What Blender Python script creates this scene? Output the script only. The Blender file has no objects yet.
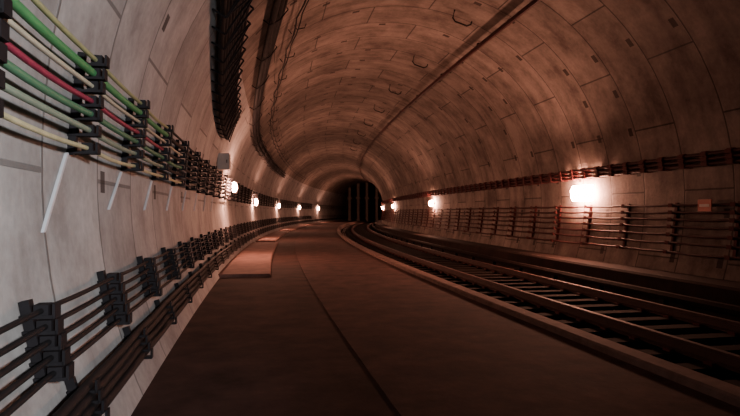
import bpy, bmesh, math, random
from mathutils import Vector, Matrix
random.seed(7)
RC=290.0; CX=3.55; R=4.75; Z0=1.8; EYE=1.5
S0=-12.0; S1=150.0
scene=bpy.context.scene

def P(s,x,z):
    f=s/RC
    return Vector((RC*(1-math.cos(f))+x*math.cos(f), RC*math.sin(f)-x*math.sin(f), z))
def wallx(z,side,off=0.0):
    d=math.sqrt(max(0,R*R-(z-Z0)**2))-off
    return CX+side*d
def arc(a,off=0.0):
    r=R-off
    return (CX-r*math.cos(a), Z0+r*math.sin(a))
def steps(s0,s1,near=0.5,far=1.5):
    out=[];s=s0
    while s<s1-1e-6:
        out.append(s); s+= near if s<35 else far
    out.append(s1); return out
def sstep(a,b,s):
    t=min(1,max(0,(s-a)/(b-a))); return t*t*(3-2*t)

# ---------------- materials ----------------
def newmat(name):
    m=bpy.data.materials.new(name); m.use_nodes=True
    nt=m.node_tree; b=nt.nodes['Principled BSDF']
    return m,nt,b
def simple(name,col,rough=0.6,metal=0.0,noise=0.35,scale=6.0,bump=0.0,spec=0.5):
    m,nt,b=newmat(name)
    tc=nt.nodes.new('ShaderNodeTexCoord'); n=nt.nodes.new('ShaderNodeTexNoise')
    n.inputs['Scale'].default_value=scale; n.inputs['Detail'].default_value=8; n.inputs['Roughness'].default_value=.65
    nt.links.new(tc.outputs['Object'],n.inputs['Vector'])
    mx=nt.nodes.new('ShaderNodeMix'); mx.data_type='RGBA'
    mr=nt.nodes.new('ShaderNodeMapRange'); mr.inputs[1].default_value=.3; mr.inputs[2].default_value=.7
    nt.links.new(n.outputs['Fac'],mr.inputs[0])
    mx.inputs[6].default_value=(*[c*(1-noise) for c in col],1)
    mx.inputs[7].default_value=(*[min(1,c*(1+noise)) for c in col],1)
    nt.links.new(mr.outputs[0],mx.inputs[0]); nt.links.new(mx.outputs[2],b.inputs['Base Color'])
    b.inputs['Roughness'].default_value=rough; b.inputs['Metallic'].default_value=metal
    b.inputs['Specular IOR Level'].default_value=spec
    if bump:
        bp=nt.nodes.new('ShaderNodeBump'); bp.inputs['Strength'].default_value=bump; bp.inputs['Distance'].default_value=0.02
        nt.links.new(n.outputs['Fac'],bp.inputs['Height']); nt.links.new(bp.outputs['Normal'],b.inputs['Normal'])
    return m
def emis(name,col,st):
    m,nt,b=newmat(name)
    b.inputs['Base Color'].default_value=(*col,1)
    b.inputs['Emission Color'].default_value=(*col,1); b.inputs['Emission Strength'].default_value=st
    return m
def lining_mat(name,ca,cb,joint=0.3,pp_=0.55):
    m,nt,b=newmat(name); N=nt.nodes; L=nt.links
    def math_(op,a,bv=None):
        n=N.new('ShaderNodeMath'); n.operation=op
        for i,v in enumerate((a,bv)):
            if v is None: continue
            if isinstance(v,(int,float)): n.inputs[i].default_value=v
            else: L.new(v,n.inputs[i])
        return n.outputs[0]
    uv=N.new('ShaderNodeUVMap'); uv.uv_map='UVMap'
    sep=N.new('ShaderNodeSeparateXYZ'); L.new(uv.outputs[0],sep.inputs[0])
    a,s=sep.outputs[0],sep.outputs[1]
    br=N.new('ShaderNodeTexBrick'); L.new(uv.outputs[0],br.inputs['Vector'])
    br.inputs['Scale'].default_value=1; br.inputs['Brick Width'].default_value=2.7; br.inputs['Row Height'].default_value=1.25
    br.inputs['Mortar Size'].default_value=0.02; br.inputs['Mortar Smooth'].default_value=0.4
    br.inputs['Color1'].default_value=(0.78,0.78,0.78,1); br.inputs['Color2'].default_value=(1,1,1,1)
    br.inputs['Mortar'].default_value=(joint,joint,joint,1)
    n1=N.new('ShaderNodeTexNoise'); n1.inputs['Scale'].default_value=0.9; n1.inputs['Detail'].default_value=10; n1.inputs['Roughness'].default_value=0.7
    L.new(uv.outputs[0],n1.inputs['Vector'])
    n2=N.new('ShaderNodeTexNoise'); n2.inputs['Scale'].default_value=14; n2.inputs['Detail'].default_value=6
    L.new(uv.outputs[0],n2.inputs['Vector'])
    mp=N.new('ShaderNodeMapping'); mp.inputs['Scale'].default_value=(0.5,2.5,1); L.new(uv.outputs[0],mp.inputs['Vector'])
    n3=N.new('ShaderNodeTexNoise'); n3.inputs['Scale'].default_value=1.2; n3.inputs['Detail'].default_value=5; L.new(mp.outputs[0],n3.inputs['Vector'])
    f=math_('ADD',math_('MULTIPLY',n1.outputs['Fac'],0.75),math_('MULTIPLY',n3.outputs['Fac'],0.25))
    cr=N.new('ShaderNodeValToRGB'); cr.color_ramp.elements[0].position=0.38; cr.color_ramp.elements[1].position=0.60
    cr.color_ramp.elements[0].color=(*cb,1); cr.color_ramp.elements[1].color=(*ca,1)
    L.new(f,cr.inputs[0])
    m1=N.new('ShaderNodeMix'); m1.data_type='RGBA'; m1.blend_type='MULTIPLY'; m1.inputs[0].default_value=1
    L.new(cr.outputs[0],m1.inputs[6]); L.new(br.outputs['Color'],m1.inputs[7])
    fa=math_('FRACT',math_('DIVIDE',a,0.9)); fs=math_('FRACT',math_('DIVIDE',s,1.25))
    pa=math_('LESS_THAN',math_('ABSOLUTE',math_('SUBTRACT',fa,0.5)),0.10)
    ps=math_('LESS_THAN',math_('ABSOLUTE',math_('SUBTRACT',fs,0.13)),0.055)
    cmb=N.new('ShaderNodeCombineXYZ'); L.new(math_('FLOOR',math_('DIVIDE',a,0.9)),cmb.inputs[0]); L.new(math_('FLOOR',math_('DIVIDE',s,1.25)),cmb.inputs[1])
    wn=N.new('ShaderNodeTexWhiteNoise'); wn.noise_dimensions='2D'; L.new(cmb.outputs[0],wn.inputs['Vector'])
    pr=math_('LESS_THAN',wn.outputs['Value'],pp_)
    pk=math_('MULTIPLY',math_('MULTIPLY',pa,ps),pr)
    m2=N.new('ShaderNodeMix'); m2.data_type='RGBA'; L.new(math_('MULTIPLY',pk,0.85),m2.inputs[0])
    L.new(m1.outputs[2],m2.inputs[6]); m2.inputs[7].default_value=(0.03,0.02,0.018,1)
    m3=N.new('ShaderNodeMix'); m3.data_type='RGBA'; m3.blend_type='MULTIPLY'; m3.inputs[0].default_value=0.35
    L.new(m2.outputs[2],m3.inputs[6]); L.new(n2.outputs['Fac'],m3.inputs[7])
    L.new(m3.outputs[2],b.inputs['Base Color'])
    b.inputs['Roughness'].default_value=0.8; b.inputs['Specular IOR Level'].default_value=.25
    h=math_('SUBTRACT',math_('ADD',math_('MULTIPLY',br.outputs['Fac'],-1.0),math_('MULTIPLY',n2.outputs['Fac'],0.45)),pk)
    bp=N.new('ShaderNodeBump'); bp.inputs['Strength'].default_value=0.5; bp.inputs['Distance'].default_value=0.02
    L.new(h,bp.inputs['Height']); L.new(bp.outputs[0],b.inputs['Normal'])
    return m

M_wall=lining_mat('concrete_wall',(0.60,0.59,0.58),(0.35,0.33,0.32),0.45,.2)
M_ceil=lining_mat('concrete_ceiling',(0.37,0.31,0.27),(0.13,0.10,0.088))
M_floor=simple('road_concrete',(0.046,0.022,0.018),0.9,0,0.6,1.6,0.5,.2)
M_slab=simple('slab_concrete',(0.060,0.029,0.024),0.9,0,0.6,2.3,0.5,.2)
M_ledge=simple('ledge_concrete',(0.24,0.14,0.12),0.85,0,0.3,2.3,0.3,.2)
M_kerb=simple('kerb_concrete',(0.15,0.09,0.075),0.85,0,0.35,4,0.4,.3)
M_bed=simple('trackbed',(0.008,0.005,0.005),0.95,0,0.5,3,0.6,.1)
M_bench=simple('bench_concrete',(0.020,0.011,0.009),0.9,0,0.5,2,0.4,.15)
M_dark=simple('dark_metal',(0.010,0.009,0.011),0.75,0.0,spec=.18)
M_black=simple('black_and_shaded_cable',(0.010,0.009,0.010),0.7,spec=.2)
M_rust=simple('rust_red_steel',(0.07,0.010,0.010),0.7,0.0,0.4,9,spec=.3)
M_redc=simple('red_brown_cable',(0.04,0.008,0.008),0.6,spec=.3)
M_rail=simple('rail_steel',(0.05,0.024,0.02),0.7,0.1,0.2,spec=.25)
M_railside=simple('rail_cover',(0.010,0.005,0.004),0.9,spec=.1)
M_white=simple('galvanised_strip',(0.54,0.56,0.60),0.5,0.0,0.1)
M_box=simple('grey_cabinet_paint',(0.35,0.34,0.33),0.5,0,0.1)
M_col=simple('column_concrete',(0.34,0.28,0.25),0.8,0,0.3)
LC=(1.0,0.44,0.29)
M_lamp=emis('lamp_glow',LC,360)
M_lamp1=emis('lamp_glow_bright',LC,620)
M_lamp2=emis('lamp_glow_broad',LC,400)
M_sign=simple('sign_face',(0.45,0.10,0.06),0.5,0,0.1)
M_signw=simple('sign_white',(0.6,0.5,0.45),0.5,0,0.1)
M_sleep=simple('sleeper_concrete',(0.009,0.006,0.005),0.95,0,0.3,6,0,.1)
cc={'olive':(0.36,0.36,0.18),'green':(0.07,0.28,0.10),'cream':(0.52,0.48,0.36),'red':(0.30,0.03,0.07),'grn2':(0.08,0.22,0.12),'grey':(0.25,0.32,0.24),'yel':(0.58,0.54,0.32)}
MC={k:simple('cable_'+k,v,0.6,0,0.15,8,0,.3) for k,v in cc.items()}

# ---------------- geometry helpers ----------------
def finish(bm,name,mats,parent=None,smooth=False):
    bmesh.ops.recalc_face_normals(bm,faces=bm.faces[:])
    me=bpy.data.meshes.new(name); bm.to_mesh(me); bm.free()
    for m in mats: me.materials.append(m)
    if smooth:
        for p in me.polygons: p.use_smooth=True
    o=bpy.data.objects.new(name,me); scene.collection.objects.link(o)
    if parent: o.parent=parent
    return o
def empty(name):
    o=bpy.data.objects.new(name,None); scene.collection.objects.link(o); return o
def box(bm,s,x,z,ls,lx,lz,tilt=0.0,mi=0,bev=0.0,lean=0.0):
    vs=[]
    ct,st=math.cos(tilt),math.sin(tilt)
    for ds in (-.5,.5):
        for dx,dz in ((-.5,-.5),(.5,-.5),(.5,.5),(-.5,.5)):
            a=dx*lx; b=dz*lz
            vs.append(bm.verts.new(P(s+ds*ls+lean*dz, x+a*ct-b*st, z+a*st+b*ct)))
    fs=[(0,3,2,1),(4,5,6,7),(0,1,5,4),(1,2,6,5),(2,3,7,6),(3,0,4,7)]
    out=[]
    for f in fs:
        fc=bm.faces.new([vs[i] for i in f]); fc.material_index=mi; out.append(fc)
    if bev:
        es=list({e for f in out for e in f.edges})
        bmesh.ops.bevel(bm,geom=es,offset=bev,segments=2,affect='EDGES',material=mi)
def sweep(bm,prof,ss,closed=True,mi=0,fn=None,uvl=None,us=None):
    rings=[]
    for s in ss:
        ring=[]
        dx,dz=fn(s) if fn else (0,0)
        for (x,z) in prof:
            ring.append(bm.verts.new(P(s,x+dx,z+dz)))
        rings.append(ring)
    n=len(prof)
    for i in range(len(ss)-1):
        for j in range(n if closed else n-1):
            k=(j+1)%n
            f=bm.faces.new((rings[i][j],rings[i][k],rings[i+1][k],rings[i+1][j]))
            f.material_index=mi(ss[i]) if callable(mi) else mi
            if uvl:
                vals=[(us[j],ss[i]),(us[k],ss[i]),(us[k],ss[i+1]),(us[j],ss[i+1])]
                for lp,v in zip(f.loops,vals): lp[uvl].uv=(v[0]+50,v[1]+50)
    if closed:
        for rr in (rings[0],rings[-1]):
            f=bm.faces.new(rr); f.material_index=mi(ss[0]) if callable(mi) else mi
def circ(x,z,r,n=7): return [(x+r*math.cos(2*math.pi*i/n),z+r*math.sin(2*math.pi*i/n)) for i in range(n)]
def rect(x0,x1,z0,z1): return [(x0,z0),(x1,z0),(x1,z1),(x0,z1)]
def tube(bm,pts,r,n=6,mi=0):
    rings=[]
    for i,p in enumerate(pts):
        t=(pts[min(i+1,len(pts)-1)]-pts[max(i-1,0)]).normalized()
        u=t.cross(Vector((0,0,1)))
        if u.length<1e-3: u=Vector((1,0,0))
        u.normalize(); v=t.cross(u)
        rings.append([bm.verts.new(p+r*(math.cos(2*math.pi*k/n)*u+math.sin(2*math.pi*k/n)*v)) for k in range(n)])
    for a,b in zip(rings,rings[1:]):
        for k in range(n):
            f=bm.faces.new((a[k],a[(k+1)%n],b[(k+1)%n],b[k])); f.material_index=mi
    for rr in (rings[0],rings[-1]): bm.faces.new(rr).material_index=mi

# ---------------- tunnel shell ----------------
def shell(name,a0,a1,mat,n):
    bm=bmesh.new(); uvl=bm.loops.layers.uv.new('UVMap')
    al=[a0+(a1-a0)*i/n for i in range(n+1)]
    prof=[arc(a) for a in al]; us=[R*a for a in al]
    sweep(bm,prof,steps(S0,S1,1.0,2.0),closed=False,uvl=uvl,us=us)
    return finish(bm,name,[mat],smooth=True)
D=math.radians
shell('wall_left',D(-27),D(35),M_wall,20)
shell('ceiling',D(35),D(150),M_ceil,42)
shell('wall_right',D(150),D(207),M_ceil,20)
for nm,s in (('wall_back',S0),('wall_far',S1)):
    bm=bmesh.new(); vs=[bm.verts.new(P(s,*arc(D(a)))) for a in range(-27,208,5)]
    bm.faces.new(vs); finish(bm,nm,[M_ceil])
ss=steps(S0,S1,1.0,2.0)
bm=bmesh.new()
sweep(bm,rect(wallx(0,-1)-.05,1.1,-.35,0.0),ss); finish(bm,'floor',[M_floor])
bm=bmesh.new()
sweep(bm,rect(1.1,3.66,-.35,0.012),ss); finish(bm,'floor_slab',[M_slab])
bm=bmesh.new()
sweep(bm,[(3.66,-.35),(3.9,-.35),(3.9,.07),(3.88,.09),(3.68,.09),(3.66,.07)],ss); finish(bm,'trim_1',[M_kerb])
bm=bmesh.new()
sweep(bm,rect(3.9,wallx(-.3,1)+.05,-.45,-0.24),ss); finish(bm,'floor_trackbed',[M_bed])
bm=bmesh.new()
sweep(bm,[(7.35,-.24),(7.35,.28),(7.39,.32),(wallx(.32,1)+.02,.32),(wallx(-.24,1)+.02,-.24)],ss); finish(bm,'trim_2',[M_bench])
bm=bmesh.new()
sweep(bm,[(wallx(0,-1)-.02,0),(.30,0),(.30,.05),(.27,.08),(wallx(.08,-1)-.02,.08)],steps(13.5,27.5,.5,1))
sweep(bm,[(wallx(0,-1)-.02,0),(.10,0),(.10,.05),(.07,.08),(wallx(.08,-1)-.02,.08)],steps(29,44,1,1))
sweep(bm,[(wallx(0,-1)-.02,0),(.10,0),(.10,.05),(.07,.08),(wallx(.08,-1)-.02,.08)],steps(45.5,100,1,2))
finish(bm,'trim_3',[M_ledge])

# ---------------- track ----------------
tr=empty('railway_track')
bm=bmesh.new()
for xr in (5.0,6.5):
    sweep(bm,[(xr-.07,-.16),(xr+.07,-.16),(xr+.07,-.145),(xr+.01,-.125),(xr+.01,-.05),(xr+.036,-.04),(xr+.036,0),(xr-.036,0),(xr-.036,-.04),(xr-.01,-.05),(xr-.01,-.125),(xr-.07,-.145)],steps(S0,130,1,2))
finish(bm,'rails',[M_rail],tr)
bm=bmesh.new(); s=S0+.5
while s<90:
    box(bm,s,5.75,-.20,.24,2.5,.09)
    for xr in (5.0,6.5):
        for k in (-.11,.11): box(bm,s,xr+k,-.145,.12,.07,.04,0,1)
    s+=.65
finish(bm,'sleepers',[M_sleep,M_rust],tr)
bm=bmesh.new()
sweep(bm,[(7.0,-.02),(7.16,-.02),(7.18,.05),(7.13,.10),(7.03,.10),(6.98,.05)],steps(S0,120,1,2)); finish(bm,'third_rail_cover',[M_railside],tr)
bm=bmesh.new(); s=S0+1
while s<80:
    box(bm,s,7.08,-.13,.12,.1,.22); s+=2.0
finish(bm,'third_rail_supports',[M_dark],tr)
bm=bmesh.new()
for x,r in ((4.15,.035),(4.28,.03)):
    ph=random.random()*6
    sweep(bm,circ(x,-.24+r,r),steps(S0,70,.5,1.5),fn=lambda s,ph=ph:(.03*math.sin(s*.7+ph),0))
finish(bm,'trackbed_cables',[M_redc],tr,smooth=True)
bm=bmesh.new()
for i in range(2600):
    s=random.uniform(2,34); x=random.choice([random.uniform(3.95,4.45),random.uniform(4.45,7.3)])
    r=random.uniform(.012,.035)
    c=P(s,x,-.24+r*.5)
    vs=[bm.verts.new(c+Vector(d)*r*random.uniform(.7,1.2)) for d in ((1,0,0),(0,1,0),(-1,0,0),(0,-1,0),(0,0,1),(0,0,-1))]
    mi=1 if random.random()<.06 else 0
    for a,b_ in ((0,1),(1,2),(2,3),(3,0)):
        bm.faces.new((vs[a],vs[b_],vs[4])).material_index=mi; bm.faces.new((vs[b_],vs[a],vs[5])).material_index=mi
finish(bm,'ballast',[M_sleep,M_box],tr)

# ---------------- cable racks ----------------
def sagf(pitch,ph,amp,wob,seed):
    def fn(s):
        t=((s-ph)/pitch)%1.0
        q=math.floor((s-ph)/pitch)
        rr=random.Random(seed*977+q).uniform(.4,1.5)
        return (wob*math.sin(s*.9+seed),-amp*rr*4*t*(1-t))
    return fn
def rack(name,side,zs,r,pitch,ph,s1,mats,midx,off=.10,amp=.02,bmat=M_dark,near=.3,thick=.04,s0=S0+.1,clamp=0.0):
    e=empty(name)
    bm=bmesh.new()
    for i,z in enumerate(zs):
        rr=r[i] if isinstance(r,(list,tuple)) else r
        x=wallx(z,side,off)
        sweep(bm,circ(x,z,rr,8),steps(s0,s1,near,1.6),fn=sagf(pitch,ph,amp,.008,i+len(name)),mi=midx[i])
    finish(bm,'cables',mats,e,smooth=True)
    bm=bmesh.new(); z0,z1=min(zs)-.05,max(zs)+.05
    s=ph
    while s-pitch>s0: s-=pitch
    while s<min(s1,75):
        zm=(z0+z1)/2
        tl=math.atan2(wallx(z0,side)-wallx(z1,side),z1-z0)
        box(bm,s,wallx(zm,side,.035),zm,thick,.05,z1-z0,tl)
        for z in zs:
            box(bm,s,wallx(z,side,off*.5+.02),z-.035,thick*1.6,off+.08,.018)
            box(bm,s,wallx(z,side,off+.06),z-.005,thick*1.6,.014,.075)
            if clamp: box(bm,s,wallx(z,side,off),z,thick*1.5,.07,clamp,0,0)
        s+=pitch
    finish(bm,'brackets',[bmat],e)
    return e
E=EYE
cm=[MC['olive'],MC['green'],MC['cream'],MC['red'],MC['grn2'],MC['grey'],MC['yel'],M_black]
def mm(i,lim): return lambda s:(i if s<lim else 7)  # past lim the cable turns black: shade down the tunnel put into its colour
zs=[E+1.04,E+.95,E+.86,E+.76,E+.67,E+.56,E+.44]
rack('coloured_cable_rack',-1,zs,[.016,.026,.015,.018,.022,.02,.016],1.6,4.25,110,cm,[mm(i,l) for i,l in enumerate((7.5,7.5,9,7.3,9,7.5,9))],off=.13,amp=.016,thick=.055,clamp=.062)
rack('lower_cable_rack',-1,[E-.50,E-.58,E-.66,E-.74,E-.82],.015,1.5,3.25,110,[M_black],[0]*5,off=.11,amp=.01,thick=.06,clamp=.055)
rack('bottom_cable_rack',-1,[E-1.0,E-1.06,E-1.12,E-1.18],.03,1.5,3.6,110,[M_black],[0]*4,off=.11,amp=.01)
bm=bmesh.new()
s=3.95
while s<16:
    z0,z1=(E-.12,E+.40) if s<4 else (E+.02,E+.38)
    tl=math.atan2(wallx(z0,-1)-wallx(z1,-1),z1-z0)
    box(bm,s,wallx((z0+z1)/2,-1,.015),(z0+z1)/2,.032,.02,z1-z0,tl,0,0,.5)
    s+=1.6
finish(bm,'galvanised_wall_strips',[M_white])

def polar_tube(bm,a0,off,r,s0,s1,drop,sa,sb,seed=0,wob=0.0,n=7,near=.4,damp=0,pitch=2):
    rings=[]
    for s in steps(s0,s1,near,1.6):
        a=D(a0-drop*sstep(sa,sb,s)+wob*math.sin(s*1.3+seed))
        t=(s/pitch)%1
        x,z=arc(a,off+damp*4*t*(1-t))
        rings.append([bm.verts.new(P(s,px,pz)) for px,pz in circ(x,z,r,n)])
    for q,w in zip(rings,rings[1:]):
        for k in range(n): bm.faces.new((q[k],q[(k+1)%n],w[(k+1)%n],w[k]))
    bm.faces.new(rings[0]); bm.faces.new(rings[-1])
ot=empty('overhead_cable_tray')
TE=15.3; A0=36.0
TD=lambda s:17*sstep(4,15,s)
bm=bmesh.new()
for i in range(9): polar_tube(bm,A0+.6+i*1.05,.14,.042,S0+.1,TE,17,4,15,i,.12,near=.3)
finish(bm,'cables',[M_black],ot,smooth=True)
bm=bmesh.new(); s=S0+.5; k=0
while s<TE-.5:
    d=TD(s); d2=TD(s+.5)
    pts=[P(s,*arc(D(A0-d+j*1.1),.22)) for j in range(10)]
    tube(bm,pts,.016)
    tube(bm,[P(s,*arc(D(A0-d),.0)),P(s,*arc(D(A0-d),.22))],.016); tube(bm,[P(s,*arc(D(A0+9.9-d),.0)),P(s,*arc(D(A0+9.9-d),.22))],.016)
    a,b_=(A0,A0+9.9) if k%2 else (A0+9.9,A0)
    tube(bm,[P(s,*arc(D(a-d),.21)),P(s+.5,*arc(D(b_-d2),.21))],.012)
    s+=.5; k+=1
finish(bm,'ladder',[M_dark],ot)
pp=empty('overhead_pipe')
bm=bmesh.new()
polar_tube(bm,53,.12,.06,S0+.1,45,22,3,24,n=10)
polar_tube(bm,54.7,.12,.06,S0+.1,45,22,3,24,n=10)
polar_tube(bm,56.5,.10,.04,S0+.1,45,22,3,24,n=8)
polar_tube(bm,61,.10,.018,S0+.1,60,20,3,26,damp=.08)
polar_tube(bm,63,.08,.014,S0+.1,60,20,3,26,damp=.05)
finish(bm,'pipes',[M_dark],pp,smooth=True)
bm=bmesh.new(); s=S0+1
while s<45:
    d=22*sstep(3,24,s)
    tube(bm,[P(s,*arc(D(51.5-d),0)),P(s,*arc(D(51.7-d),.15)),P(s,*arc(D(54.5-d),.2)),P(s,*arc(D(57.5-d),.15)),P(s,*arc(D(57.7-d),0))],.014)
    d=20*sstep(3,26,s)
    tube(bm,[P(s,*arc(D(61-d),0)),P(s,*arc(D(61-d),.12))],.01)
    tube(bm,[P(s,*arc(D(63-d),0)),P(s,*arc(D(63-d),.10)),P(s,*arc(D(65-d),.16)),P(s,*arc(D(66-d),.10))],.012)
    s+=2
finish(bm,'hangers',[M_dark],pp)
oc=empty('overhead_conductor_rail')
x,z=arc(D(118),.14)
bm=bmesh.new(); sweep(bm,[(x-.04,z+.05),(x+.04,z+.05),(x+.04,z+.03),(x+.02,z+.02),(x+.025,z-.04),(x-.025,z-.04),(x-.02,z+.02),(x-.04,z+.03)],steps(S0+.1,110,1,1.6))
finish(bm,'rail',[M_redc],oc)
bm=bmesh.new(); s=S0+2
while s<80:
    tube(bm,[P(s,x,z+.04),P(s,*arc(D(118),0))],.02)
    box(bm,s,x,z+.07,.09,.09,.04); s+=3.5
finish(bm,'hangers',[M_dark],oc)
bm=bmesh.new(); s=5
while s<45:
    a=104
    tube(bm,[P(s,*arc(D(a),0)),P(s,*arc(D(a),.2)),P(s,*arc(D(a+1),.27)),P(s,*arc(D(a+5),.27)),P(s,*arc(D(a+6),.2)),P(s,*arc(D(a+6),.12))],.02)
    s+=4.2
finish(bm,'ceiling_hooks',[M_dark])

rack('upper_wall_cable_rack',1,[E+.88,E+.97,E+1.06],.035,.6,2.0,100,[M_redc],[0]*3,off=.14,amp=.008,bmat=M_rust,thick=.09,clamp=.1)
rack('wall_cable_rack',1,[E+.14,E-.0,E-.14,E-.28,E-.44,E-.60,E-.78],.022,1.6,2.2,100,[M_redc],[0]*7,off=.11,amp=.02,bmat=M_rust,thick=.07)

# ---------------- lamps ----------------
def lamp(s,side,z,off=.16,mat=M_lamp,w=1.0,h=1.0):
    e=empty('wall_lamp')
    x=wallx(z,side,0)
    d=-side
    bm=bmesh.new()
    box(bm,s,x+d*.02,z,.16,.05,.12,0,0,.01)
    box(bm,s,x+d*(off/2+.02),z,.05,off,.05)
    for k in (-.17*w,0,.17*w):
        tube(bm,[P(s+k,x+d*(off),z-.09*h),P(s+k,x+d*(off+.12),z-.085*h),P(s+k,x+d*(off+.15),z),P(s+k,x+d*(off+.12),z+.085*h),P(s+k,x+d*(off),z+.09*h)],.003)
    finish(bm,'housing',[M_dark],e)
    bm=bmesh.new()
    pr=[(x+d*off,z-.07*h),(x+d*(off+.06),z-.075*h),(x+d*(off+.12),z-.03*h),(x+d*(off+.12),z+.03*h),(x+d*(off+.06),z+.075*h),(x+d*off,z+.07*h)]
    sweep(bm,pr,[s-.2*w,s+.2*w]); finish(bm,'diffuser',[mat],e)
lamp(18.5,-1,E+.78,.26,M_lamp1,.9,2.0)
for s,z,o in ((31,E+.52,.14),(47,E+.5,.14),(64,E+.5,.14),(81,E+.5,.14)): lamp(s,-1,z,o,M_lamp,1.2,2.4)  # farthest lamp is added to brighten the distant lining
lamp(13.6,1,E+.48,.10,M_lamp2,2.3,2.7)  # oversized diffuser: camera bloom built into its shape
for s in (29.5,46,63,80): lamp(s,1,E+.46,.14,M_lamp,1.4,2.0)  # last of the row added to light the far vault

cb=empty('junction_box')
bm=bmesh.new(); z=E+1.32; x=wallx(z,-1); box(bm,15.6,x+.17,z,.5,.30,.42,0,0,.015); box(bm,15.34,x+.18,z,.02,.22,.34,0,0,.005)
box(bm,15.325,x+.26,z,.02,.02,.08,0,1)
finish(bm,'case',[M_box,M_dark],cb)
sg=empty('wall_sign')
bm=bmesh.new(); z=E+.12; x=wallx(z,1,.22); box(bm,9.2,x,z,.34,.02,.22,0,0,.004); box(bm,9.2,x-.012,z,.24,.006,.05,0,1); box(bm,9.2,x+.11,z-.0,.04,.22,.04,0,2)
finish(bm,'plate',[M_sign,M_signw,M_dark],sg)

for x in (0.9,2.4,3.9,5.6):
    bm=bmesh.new(); zt=Z0+math.sqrt(R*R-(x-CX)**2)
    zb=0 if x<1.7 else (.012 if x<3.7 else -.24)
    box(bm,100,x,(zt+zb)/2,.5,.42,zt-zb,0,0,.03)
    box(bm,100,x,zb+.15,.62,.55,.3,0,0,.02)
    box(bm,100,x,3.9,.7,.8,.25,0,0,.02)
    finish(bm,'concrete_column',[M_col])

# added floodlight and tripod, unseen behind the viewpoint, to light the near wall
fl=empty('added_floodlight')
fp=Vector((1.5,-2.2,2.25))
bm=bmesh.new()
for k in range(3):
    a=k*2.094+.4; tube(bm,[Vector((fp.x,fp.y,1.1)),Vector((fp.x+.55*math.cos(a),fp.y+.55*math.sin(a),.04))],.015)
tube(bm,[Vector((fp.x,fp.y,.8)),Vector((fp.x,fp.y,2.05))],.018)
box(bm,fp.y-.12,fp.x,fp.z,.1,.4,.3,0,0,.02)
finish(bm,'fill_stand',[M_dark],fl)
ld=bpy.data.lights.new('fill_spot','SPOT'); ld.energy=2400; ld.color=(.98,.98,1.0); ld.spot_size=D(60); ld.spot_blend=1.0; ld.shadow_soft_size=.12
lo=bpy.data.objects.new('fill_beam',ld); scene.collection.objects.link(lo); lo.parent=fl
lo.location=fp
lo.rotation_euler=(Vector((-2.0,4.4,2.25))-fp).to_track_quat('-Z','Y').to_euler()

w=bpy.data.worlds.new('w'); scene.world=w; w.use_nodes=True
w.node_tree.nodes['Background'].inputs[0].default_value=(.02,.012,.012,1); w.node_tree.nodes['Background'].inputs[1].default_value=.2
cd=bpy.data.cameras.new('camera'); cd.lens=28; cd.sensor_width=36
co=bpy.data.objects.new('camera',cd); scene.collection.objects.link(co)
co.location=(0,0,EYE); co.rotation_euler=(D(90.4),0,D(-12.4))
scene.camera=co
